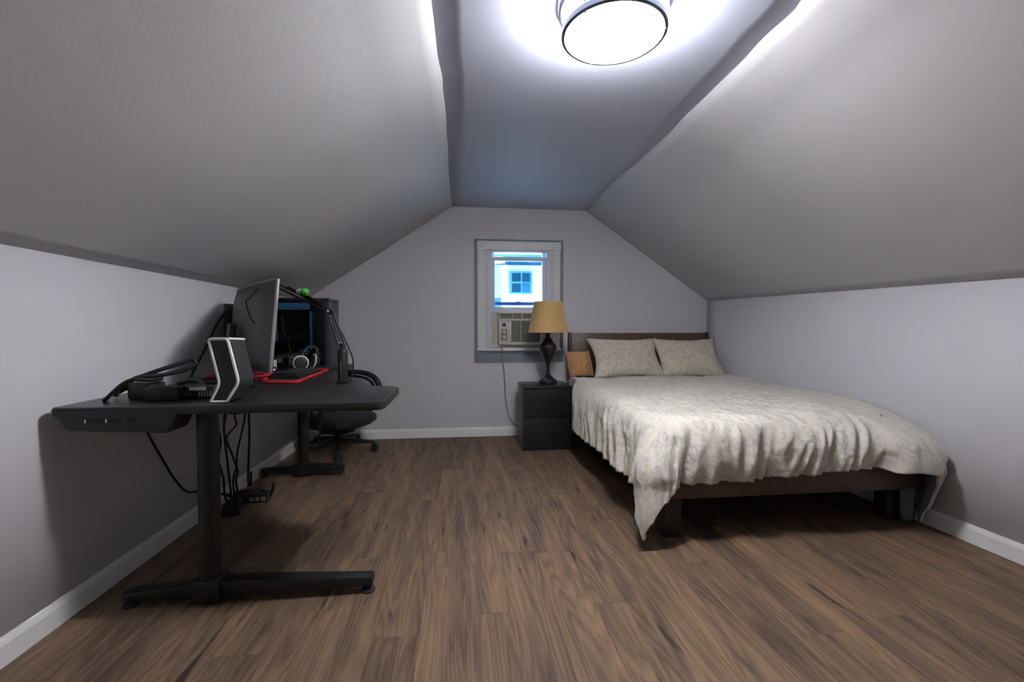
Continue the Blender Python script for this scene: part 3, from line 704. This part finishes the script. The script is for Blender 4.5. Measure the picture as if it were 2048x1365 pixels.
# ------------------------------------------------------------------ leads under the desk, power strip
U = ZD-.035
G1 = 'cables hanging under the desk'
LB = 'black cable hanging loose under the desk'
for ci, (pts, r) in enumerate((
    ([(-1.165, 2.30, U), (-1.170, 2.30, .62), (-1.160, 2.32, .50), (-1.180, 2.34, .40), (-1.170, 2.36, .30), (-1.195, 2.42, .20), (-1.24, 2.55, .10), (-1.30, 2.70, .045)], .0055),
    ([(-1.262, 2.60, U), (-1.276, 2.60, .58), (-1.281, 2.60, .49), (-1.268, 2.60, .33), (-1.262, 2.61, .20), (-1.285, 2.68, .09), (-1.300, 2.76, .050)], .006),
    ([(-1.250, 2.62, U), (-1.270, 2.61, .60), (-1.281, 2.60, .48), (-1.240, 2.60, .35), (-1.216, 2.60, .262), (-1.235, 2.62, .21), (-1.27, 2.72, .10), (-1.290, 2.82, .050)], .006),
    ([(-1.205, 2.70, U), (-1.218, 2.70, .55), (-1.240, 2.70, .44), (-1.262, 2.70, .344), (-1.268, 2.70, .26), (-1.292, 2.71, .18), (-1.300, 2.74, .06)], .005),
    ([(-1.240, 2.80, U), (-1.241, 2.80, .54), (-1.240, 2.80, .42), (-1.248, 2.80, .25), (-1.251, 2.80, .14), (-1.238, 2.80, .12), (-1.235, 2.80, .20)], .0065),
    ([(-1.285, 2.74, U), (-1.292, 2.74, .55), (-1.288, 2.75, .49), (-1.335, 2.75, .43), (-1.350, 2.75, .36)], .0045),
    ([(-1.30, 2.58, U), (-1.315, 2.60, .56), (-1.335, 2.60, .48), (-1.325, 2.60, .54), (-1.295, 2.58, .60), (-1.288, 2.56, .66), (-1.286, 2.55, U)], .0045),
    ([(-1.300, 2.46, U), (-1.290, 2.46, .50), (-1.285, 2.47, .30), (-1.300, 2.52, .18), (-1.278, 2.60, .14), (-1.300, 2.70, .10), (-1.310, 2.72, .05)], .0045))):
    lead(pts, r, {0: 'black cable hanging just behind the near desk column', 4: 'straight black cable with a hooked end, rightmost under the desk', 5: 'thin black cable ending in mid air near the wall under the desk', 6: 'thin black cable looping back up to the desk underside'}.get(ci, LB), group=G1)
lead([(-1.185, 1.80, ZD-.084), (-1.255, 2.0, .66), (-1.385, 2.16, .60), (-1.398, 2.22, .52), (-1.398, 2.30, .40), (-1.398, 2.36, .315), (-1.396, 2.46, .21), (-1.392, 2.60, .165), (-1.36, 2.72, .10), (-1.335, 2.80, .05)], .0055, 'black cord curving down the left wall from the desk control box')
st = thing('power_strip', 'black power strip lying on the floor under the desk', 'power strip', (-1.315, 2.80, 0), .15)
sb = obj('strip_body', box(NB(), (-.032, -.17, 0), (.032, .17, .042), .006), 'plastic', st, 40, local=True)
for k in range(5): obj('socket', box(NB(), (-.020, -.140+k*.06, .0405), (.020, -.100+k*.06, .0435), .001), 'void', sb, local=True)
pb = brick('power_brick', 'upright black power brick among the cables under the desk', (-1.262, 2.665, 0), (.048, .05, .10), .2)
obj('lead_boss', tube(NB(), [(0, 0, .10), (0, 0, .13)], .008, 8, 0), 'rubber', pb, 60, local=True)
sk = thing('plug_block', 'black plug block with pale sockets on the floor right of the power strip', 'power adapter', (-1.215, 2.86, 0), .1)
obj('block_body', box(NB(), (-.055, -.035, 0), (.055, .035, .045), .006), 'plastic', sk, 40, local=True)
for k in range(3): obj('socket', box(NB(), (-.045+k*.032, -.0365, .012), (-.022+k*.032, -.0345, .036)), 'cordgrey', sk, local=True)
lead([(-1.165, 2.87, .02), (-1.145, 2.875, .05), (-1.155, 2.91, .085), (-1.17, 2.94, .055), (-1.20, 2.98, .012), (-1.27, 3.02, .01)], .0075, 'short stiff black lead at the plug block on the floor')

# ------------------------------------------------------------------ office chair
ch = thing('office_chair', 'black office chair with curved armrest behind the desk', 'chair', (-1.035, 3.915, 0), math.radians(-30))
def LO(name, bm, m, parent, s=40): return obj(name, bm, m, parent, s, local=True)
hub = LO('base_hub', lathe(NB(), [(0, .075), (.045, .075), (.050, .085), (.050, .125), (.038, .135), (0, .136)], (0, 0, 0), 24), 'plastic', ch)
LO('gas_lift', lathe(NB(), [(.027, .13), (.027, .17), (.018, .172), (.018, .19), (0, .19)], (0, 0, 0), 20), 'black', ch)
base_ang = math.radians(30)          # base star turned independently of the seat
for k in range(5):
    a = base_ang+math.radians(-2+72*k)
    c, s = math.cos(a), math.sin(a)
    lg = LO('base_leg', loft_box(NB(), (.03*c, .03*s, .106), (.298*c, .298*s, .082), .052, .044, .034, .024, .005), 'plastic', ch)
    cs = LO('caster', loft_box(NB(), (.286*c, .286*s, .066), (.314*c, .314*s, .066), .034, .030, .034, .028, .006), 'plastic', lg)
    sw = a+.9*(k-2); ax = Vector((-math.sin(sw), math.cos(sw), 0))
    cs2 = LO('caster_wheel', lathe(lathe(NB(), [(0, .006), (.026, .006), (.030, .010), (.030, .020), (.024, .026), (0, .026)], (.300*c, .300*s, .030), 20, axis=ax), [(0, .006), (.026, .006), (.030, .010), (.030, .020), (.024, .026), (0, .026)], (.300*c, .300*s, .030), 20, axis=-ax), 'plastic2', lg)
mech = LO('tilt_mechanism', box(NB(), (-.12, -.09, .165), (.11, .09, .235), .010), 'black', ch)
for yv in (-.10, .10): LO('lever', tube(NB(), [(.02, yv*.7, .20), (.02, yv*2.1, .195), (.05, yv*2.35, .185)], .006, 8), 'black', mech)
def slab(cx, cy, cz, sx, sy, sz, dome=.0, n=4.0, nu=20):
    bm = NB(); R = []
    for j, (sc, zz) in enumerate(((.90, 0), (.98, sz*.2), (1, sz*.5), (.985, sz*.8), (.90, sz), (.5, sz+dome), (0.001, sz+dome*1.2))):
        R.append([bm.verts.new((cx+sx*sc*math.copysign(abs(math.cos(2*PI*k/40))**(2/n), math.cos(2*PI*k/40)), cy+sy*sc*math.copysign(abs(math.sin(2*PI*k/40))**(2/n), math.sin(2*PI*k/40)), cz+zz)) for k in range(40)])
    for A, B in zip(R, R[1:]):
        for k in range(40): bm.faces.new([A[k], A[(k+1) % 40], B[(k+1) % 40], B[k]])
    bm.faces.new(R[0][::-1]); bm.faces.new(R[-1]); return bm
LO('seat', slab(.02, 0, .245, .255, .255, .075, .01), 'plastic', ch)
LO('seat_pan', slab(.02, 0, .228, .22, .22, .018), 'black', ch)
bm = slab(0, 0, 0, .205, .215, .06, .005); bm.transform(Matrix.Translation((-.262, 0, .69)) @ Matrix.Rotation(math.radians(-96), 4, 'Y') @ Matrix.Rotation(PI, 4, 'Z')); LO('backrest', bm, 'plastic', ch)
LO('back_bar', tube(NB(), [(-.06, 0, .215), (-.24, 0, .220), (-.31, 0, .38), (-.325, 0, .60)], .018, 10, 6, flat=.5), 'black', ch)
for s in (-1, 1):
    y = s*.292
    am = LO('armrest', tube(NB(), [(-.215, y*.98, .600), (-.19, y, .630), (-.09, y, .645), (.04, y, .640), (.135, y, .610), (.185, y, .560), (.195, y, .525)], .026, 12, 6, flat=.85), 'plastic', ch, 180)
    LO('arm_bracket', tube(NB(), [(-.20, y, .605), (-.06, y, .608), (.06, y, .590), (.125, y, .545), (.130, y, .48), (.10, y*.95, .29), (.02, y*.7, .240)], .017, 10, 6, flat=.7), 'plastic', am, 180)

# ------------------------------------------------------------------ nightstand and lamp
ns = thing('nightstand', 'black nightstand beside the bed under the window', 'nightstand', (.722, 3.94, 0))
n0, n1, m0, m1_, nz = .515, .930, 3.760, 4.130, .548
P_box('side_panel', (n0, m0+.014, 0), (n0+.018, m1_, nz-.022), 'night', ns, .001)
P_box('side_panel', (n1-.018, m0+.014, 0), (n1, m1_, nz-.022), 'night', ns, .001)
P_box('top_panel', (n0-.002, m0, nz-.022), (n1+.002, m1_, nz), 'night', ns, .002)
P_box('back_panel', (n0+.018, m1_-.008, .02), (n1-.018, m1_, nz-.022), 'night', ns, 0)
P_box('plinth', (n0+.018, m0+.02, 0), (n1-.018, m0+.035, .035), 'night', ns, .001)
for a, b in ((.030, .2745), (.2755, .522)):
    d = P_box('drawer_front', (n0+.002, m0, a), (n1-.002, m0+.016, b), 'night', ns, .0015)
    P_box('drawer_box', (n0+.022, m0+.016, a+.012), (n1-.022, m1_-.02, b-.02), 'night', d, 0)

lp = thing('table_lamp', 'dark urn shaped table lamp with a tan tapered shade on the nightstand', 'lamp', (.762, 3.955, nz))
lc = (.762, 3.955, nz)
obj('foot', lathe(NB(), [(0, 0), (.078, 0), (.080, .006), (.080, .026), (.074, .034), (.060, .040), (.036, .062), (.022, .080), (0, .080)], lc, 40), 'bronze', lp, 40)
obj('urn', lathe(NB(), [(.018, .078), (.015, .100), (.014, .140), (.017, .175), (.032, .215), (.055, .262), (.072, .300), (.077, .322), (.074, .340), (.062, .358), (.046, .372), (.040, .388), (.030, .400), (.024, .408), (0, .410)], lc, 40), 'bronze', lp, 50)
nk = obj('neck', lathe(NB(), [(.022, .406), (.022, .432), (.016, .436), (.016, .470), (.013, .474), (.013, .52), (0, .52)], lc, 24), 'bronze', lp, 40)
obj('harp', tube(NB(), [(lc[0]-.012, lc[1], nz+.47), (lc[0]-.05, lc[1], nz+.55), (lc[0]-.045, lc[1], nz+.66), (lc[0], lc[1], nz+.712), (lc[0]+.045, lc[1], nz+.66), (lc[0]+.05, lc[1], nz+.55), (lc[0]+.012, lc[1], nz+.47)], .0025, 6), 'bronze', lp, 60)
sh = obj('lamp_shade', lathe(NB(), [(.176, .455), (.1775, .455), (.1255, .725), (.124, .725)], lc, 64, closed=True), 'shade', lp, 40)
for r, z in ((.1768, .457), (.1250, .723)): obj('shade_trim', tube(NB(), [(lc[0]+r*math.cos(2*PI*k/64), lc[1]+r*math.sin(2*PI*k/64), nz+z) for k in range(64)], .003, 6, 0, closed=True), 'shade', sh, 60)

# ------------------------------------------------------------------ bed
bd = thing('bed_frame', 'dark espresso platform bed frame with a plain headboard against the gable wall', 'bed', (1.72, 3.2, 0))
P_box('headboard', (1.052, 4.262, .12), (2.405, 4.302, .992), 'espresso', bd, .004)
P_box('headboard_post', (1.022, 4.252, 0), (1.052, 4.310, .997), 'espressodark', bd, .003)
P_box('headboard_post', (2.405, 4.252, 0), (2.435, 4.310, .997), 'espressodark', bd, .003)
P_box('side_rail', (1.000, 2.125, .205), (1.030, 4.255, .330), 'espressodark', bd, .003)
P_box('side_rail', (2.385, 2.125, .205), (2.415, 4.255, .330), 'espressodark', bd, .003)
P_box('foot_rail', (.985, 2.095, .205), (2.400, 2.125, .338), 'espresso', bd, .003)
for x0, x1, y0, y1 in ((1.000, 1.088, 2.130, 2.215), (2.292, 2.385, 2.190, 2.275), (1.62, 1.69, 3.0, 3.07)):
    P_box('leg', (x0, y0, 0), (x1, y1, .206), 'espressodark', bd, .003)
P_box('centre_rail', (1.64, 2.13, .206), (1.67, 4.25, .30), 'espressodark', bd, .002)
for k in range(12):
    y = 2.16+k*.175; P_box('slat', (1.030, y, .300), (2.385, y+.08, .318), 'espressodark', bd, .002)
tag(obj('mattress', prism(NB(), round_poly([(1.035, 2.105), (2.385, 2.105), (2.385, 4.245), (1.035, 4.245)], [.06, .33, .06, .06], 10), .320, .525, .03), 'mattress', None, 40), 'pale lavender mattress on the bed frame under the comforter', 'mattress')

# comforter: a cloth sheet laid over the mattress and hanging over three sides
CX0, CX1, CY0, CY1, CZ = .980, 2.395, 2.125, 3.965, .612
def fold(q, d, seed):
    w_ = q+.30*d*noise.noise(Vector((q*2.6, d*2, seed)))+.10*d*math.sin(q*7+seed)
    a = noise.noise(Vector((w_*8, d*1.4, seed)))
    b = noise.noise(Vector((w_*17+2.5*d, d*2.6, seed+5)))
    b2 = noise.noise(Vector((w_*15-4*d, d*3.0, seed+8)))
    c = noise.noise(Vector((w_*40, d*10, seed+9)))
    return .024*(1-abs(a)*2.3)+.022*(1-abs(b)*2.6)-.014*abs(b2)+.003*c
RCL, RCR = .05, .34                                 # plan radii of the two foot corners
def drape(s, t):
    """cloth coordinates (s across, t along) -> point in the room"""
    right = s > (CX0+CX1)/2
    Rc = RCR if right else RCL
    sgn = 1 if right else -1
    cx = CX1-Rc if right else CX0+Rc
    cy = CY0+Rc
    ax = max(0, sgn*(s-cx)); ay = max(0, cy-t)
    p = 2.4 if right else 1.7
    if ax > 0 and ay > 0: r = (ax**p+ay**p)**(1/p)
    else: r = max(ax, ay)
    d = r-Rc
    bx_ = s if ax == 0 else cx; by_ = t if ay == 0 else cy
    ang = math.atan2(ay, ax) if (ax > 0 or ay > 0) else 0
    corner = ax > 0 and ay > 0
    R = .085+.05*ss(1.9, 2.3, s)*ss(2.9, 2.3, t)
    if d > 0:
        th = d/R
        if th < PI/2: off, drop = R*math.sin(th), R*(1-math.cos(th))
        else: off, drop = R+(0 if right and corner else .03)*(d-R*PI/2), R+(d-R*PI/2)*.985
        if ay == 0: q = by_
        elif ax == 0: q = bx_+7
        elif right: q = cx+7+(PI/2-ang)*.5
        else: q = cx+7-(PI/2-ang)*.30
        f = 1.15*fold(q, d, 1.3)*ss(.03, .20, d)*(.45 if corner and not right else 1)*(.8 if ay == 0 else 1)
        if right and corner: off += .085*math.sin(PI*min(1, max(0, (d-.10)/.58)))*math.sin(ang)
        if corner and not right: off += .10*max(0, math.sin(2*ang))*ss(.06, .34, d)
        front = math.sin(ang) if (ax > 0 or ay > 0) else 0
        off += front*(.03*math.sin(PI*min(1, d/.37))-.022*ss(.28, .40, d)*(0 if corner else 1))
        off = max(off+f, min(d, .035))
        z = CZ-drop
        rr = Rc+off
    else:
        z = CZ; rr = r
    if ax > 0 or ay > 0:
        x = bx_+sgn*math.cos(ang)*rr if ax > 0 else s
        y = by_-math.sin(ang)*rr if ay > 0 else t
        if d <= 0: x, y = s, t
    else: x, y = s, t
    top = 1-ss(0, .2, (CZ-z))
    # lies a little lower towards the wall side foot corner, soft quilted swell elsewhere
    z += top*(.012*noise.noise(Vector((s*4, t*4, 2)))+.008*noise.noise(Vector((s*11, t*9, 6)))+.006*noise.noise(Vector((s*26, t*17, 9))))
    z -= .05*ss(.55, 0, math.hypot(s-CX1, t-CY0)) if s < CX1+.3 else 0
    if t > CY1-.10: z -= .03*ss(CY1-.10, CY1+.02, t)
    x = max(x, .790+.060*ss(2.1, 2.35, y)+.104*ss(3.45, 3.74, y))
    x = min(x, XR-.022)
    return Vector((x, y, max(z, .020)))
SL, SR, TF = .42, .40, .362
NU, NV = 230, 230
bm = NB(); uvl = bm.loops.layers.uv.new('uv'); V = []; UV = {}
for i in range(NU+1):
    s = CX0-SL+(CX1-CX0+SL+SR)*i/NU; colv = []
    for j in range(NV+1):
        fr = j/NV
        tf = TF+.012*noise.noise(Vector((s*5, 1, 1)))-.05*ss(1.2, 2.1, s)+.12*ss(CX1-.05, CX1+.25, s)
        lo = CY0-tf
        t = lo+(CY1-lo)*fr
        v = bm.verts.new(drape(s, t)); UV[v] = (s, t); colv.append(v)
    V.append(colv)
for i in range(NU):
    for j in range(NV):
        f = bm.faces.new([V[i][j], V[i+1][j], V[i+1][j+1], V[i][j+1]])
        for l in f.loops: l[uvl].uv = UV[l.vert]
cm = obj('comforter', bm, 'comforter', None, 180, uvname='uv')
cm.data.materials.append(M['lining'])
md = cm.modifiers.new('loft', 'SOLIDIFY'); md.thickness = .014; md.offset = -1; md.material_offset = 1
tag(cm, 'off-white printed comforter draped over the bed with wrinkled sides', 'comforter')
# lining corner hanging below the right end
bm = NB()
Vv = [[bm.verts.new((2.345+.10*u, 2.165+.035*u-.05*math.sin(PI*u)+.012*math.sin(9*u+3*v), .34*(1-v)+.014+.02*u*v)) for v in [j/10 for j in range(11)]] for u in [i/14 for i in range(15)]]
for i in range(14):
    for j in range(10): bm.faces.new([Vv[i][j], Vv[i+1][j], Vv[i+1][j+1], Vv[i][j+1]])
o = tag(obj('hanging_sheet', bm, 'lining', None, 180), 'grey blue sheet corner hanging to the floor at the right bed leg', 'sheet')
s_ = o.modifiers.new('t', 'SOLIDIFY'); s_.thickness = .006

def pillow(name, c, W, H, T, rx, rz, m, label, seed, ry=0, corner=.10):
    bm = NB(); uvl = bm.loops.layers.uv.new('uv'); n = 34; UVm = {}
    top, bot = [], []
    for i in range(n+1):
        ct, cb_ = [], []
        for j in range(n+1):
            u, v = -1+2*i/n, -1+2*j/n
            x = u*W/2*(1-corner*(1-v*v)*(.35+.65*u*u)); y = v*H/2*(1-corner*1.2*(1-u*u)*(.35+.65*v*v))
            th = T/2*((1-abs(u)**2.6)*(1-abs(v)**2.6))**.55
            wr = .014*noise.noise(Vector((u*2.5+seed, v*2.5, 1)))+.009*noise.noise(Vector((u*6+seed, v*5, 4)))+.005*noise.noise(Vector((u*13+seed, v*9, 7)))
            e = (1-u**6)*(1-v**6)
            a = bm.verts.new((x, y, th+wr*e)); UVm[a] = (x+seed, y); ct.append(a)
            if i in (0, n) or j in (0, n): cb_.append(a)
            else: b = bm.verts.new((x, y, -th*.8+wr*e)); UVm[b] = (x+seed, y); cb_.append(b)
        top.append(ct); bot.append(cb_)
    for i in range(n):
        for j in range(n):
            f = bm.faces.new([top[i][j], top[i+1][j], top[i+1][j+1], top[i][j+1]])
            for l in f.loops: l[uvl].uv = UVm[l.vert]
            f = bm.faces.new([bot[i][j], bot[i][j+1], bot[i+1][j+1], bot[i+1][j]])
            for l in f.loops: l[uvl].uv = UVm[l.vert]
    o = obj(name, bm, m, None, 180, local=True, uvname='uv')
    o.location = c; o.rotation_euler = (rx, ry, rz)
    return tag(o, label, 'pillow')
pillow('pillow', (1.505, 4.03, .765), .71, .46, .20, math.radians(54), .03, 'sham', 'left printed bed pillow leaning on the headboard', 1.0, 0, .17)
pillow('pillow', (2.105, 4.03, .760), .66, .46, .20, math.radians(54), -.03, 'sham', 'right printed bed pillow leaning on the headboard beside the wall', 5.0, 0, .17)
pillow('cushion', (1.095, 4.135, .705), .26, .26, .14, math.radians(68), .25, 'tan', 'small tan cushion wedged between the headboard and the left bed pillow', 9.0, 0, .06)

# ------------------------------------------------------------------ outside
struct(obj('ground', box(NB(), (-40, 4.9, -4.2), (40, 60, -4.0)), 'ground'))
nh = thing('neighbour_house', 'white sided neighbouring house seen through the window', 'building', (2, 12.5, -4))
HY = 12.0
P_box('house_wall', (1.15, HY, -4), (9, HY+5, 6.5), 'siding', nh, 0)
P_box('side_wing', (-6, HY+1.2, -4), (1.15, HY+6, 6.0), 'sidingblue', nh, 0)
for k in range(26):
    z = 1.2+k*.13; bm = NB(); t = bmesh.new(); vs = [t.verts.new(p) for p in ((1.15, HY, z), (9, HY, z), (9, HY-.02, z), (1.15, HY-.02, z), (1.15, HY, z+.13), (9, HY, z+.13))]
    t.faces.new([vs[0], vs[1], vs[2], vs[3]]); t.faces.new([vs[3], vs[2], vs[5], vs[4]]); t.faces.new([vs[0], vs[3], vs[4]]); t.faces.new([vs[1], vs[5], vs[2]]); t.faces.new([vs[0], vs[4], vs[5], vs[1]])
    merge(bm, t); obj('siding_board', bm, 'siding', nh)
P_box('corner_board', (1.10, HY-.05, -4), (1.22, HY+.02, 6.5), 'siding', nh, 0)
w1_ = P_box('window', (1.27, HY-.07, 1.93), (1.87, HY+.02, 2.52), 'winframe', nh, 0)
for a, b in (((1.33, 2.25), (1.56, 2.47)), ((1.60, 2.25), (1.81, 2.47)), ((1.33, 1.97), (1.56, 2.20))): P_box('pane', (a[0], HY-.08, a[1]), (b[0], HY-.065, b[1]), 'housedark', w1_, 0)
for k in range(7): P_box('blind_slat', (1.60+k*.031, HY-.085, 1.96), (1.620+k*.031, HY-.065, 2.22), 'blind', w1_, 0)
P_box('eave', (-2, HY-.9, 2.69), (9, HY+.02, 3.3), 'eave', nh, 0)  # eave added to turn the strip above the sash dark blue
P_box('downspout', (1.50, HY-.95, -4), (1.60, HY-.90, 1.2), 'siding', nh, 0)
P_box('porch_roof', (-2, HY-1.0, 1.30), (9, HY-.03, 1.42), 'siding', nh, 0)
P_box('side_window', (.75, HY+1.15, 2.75), (.87, HY+1.21, 3.05), 'housedark', nh, 0)
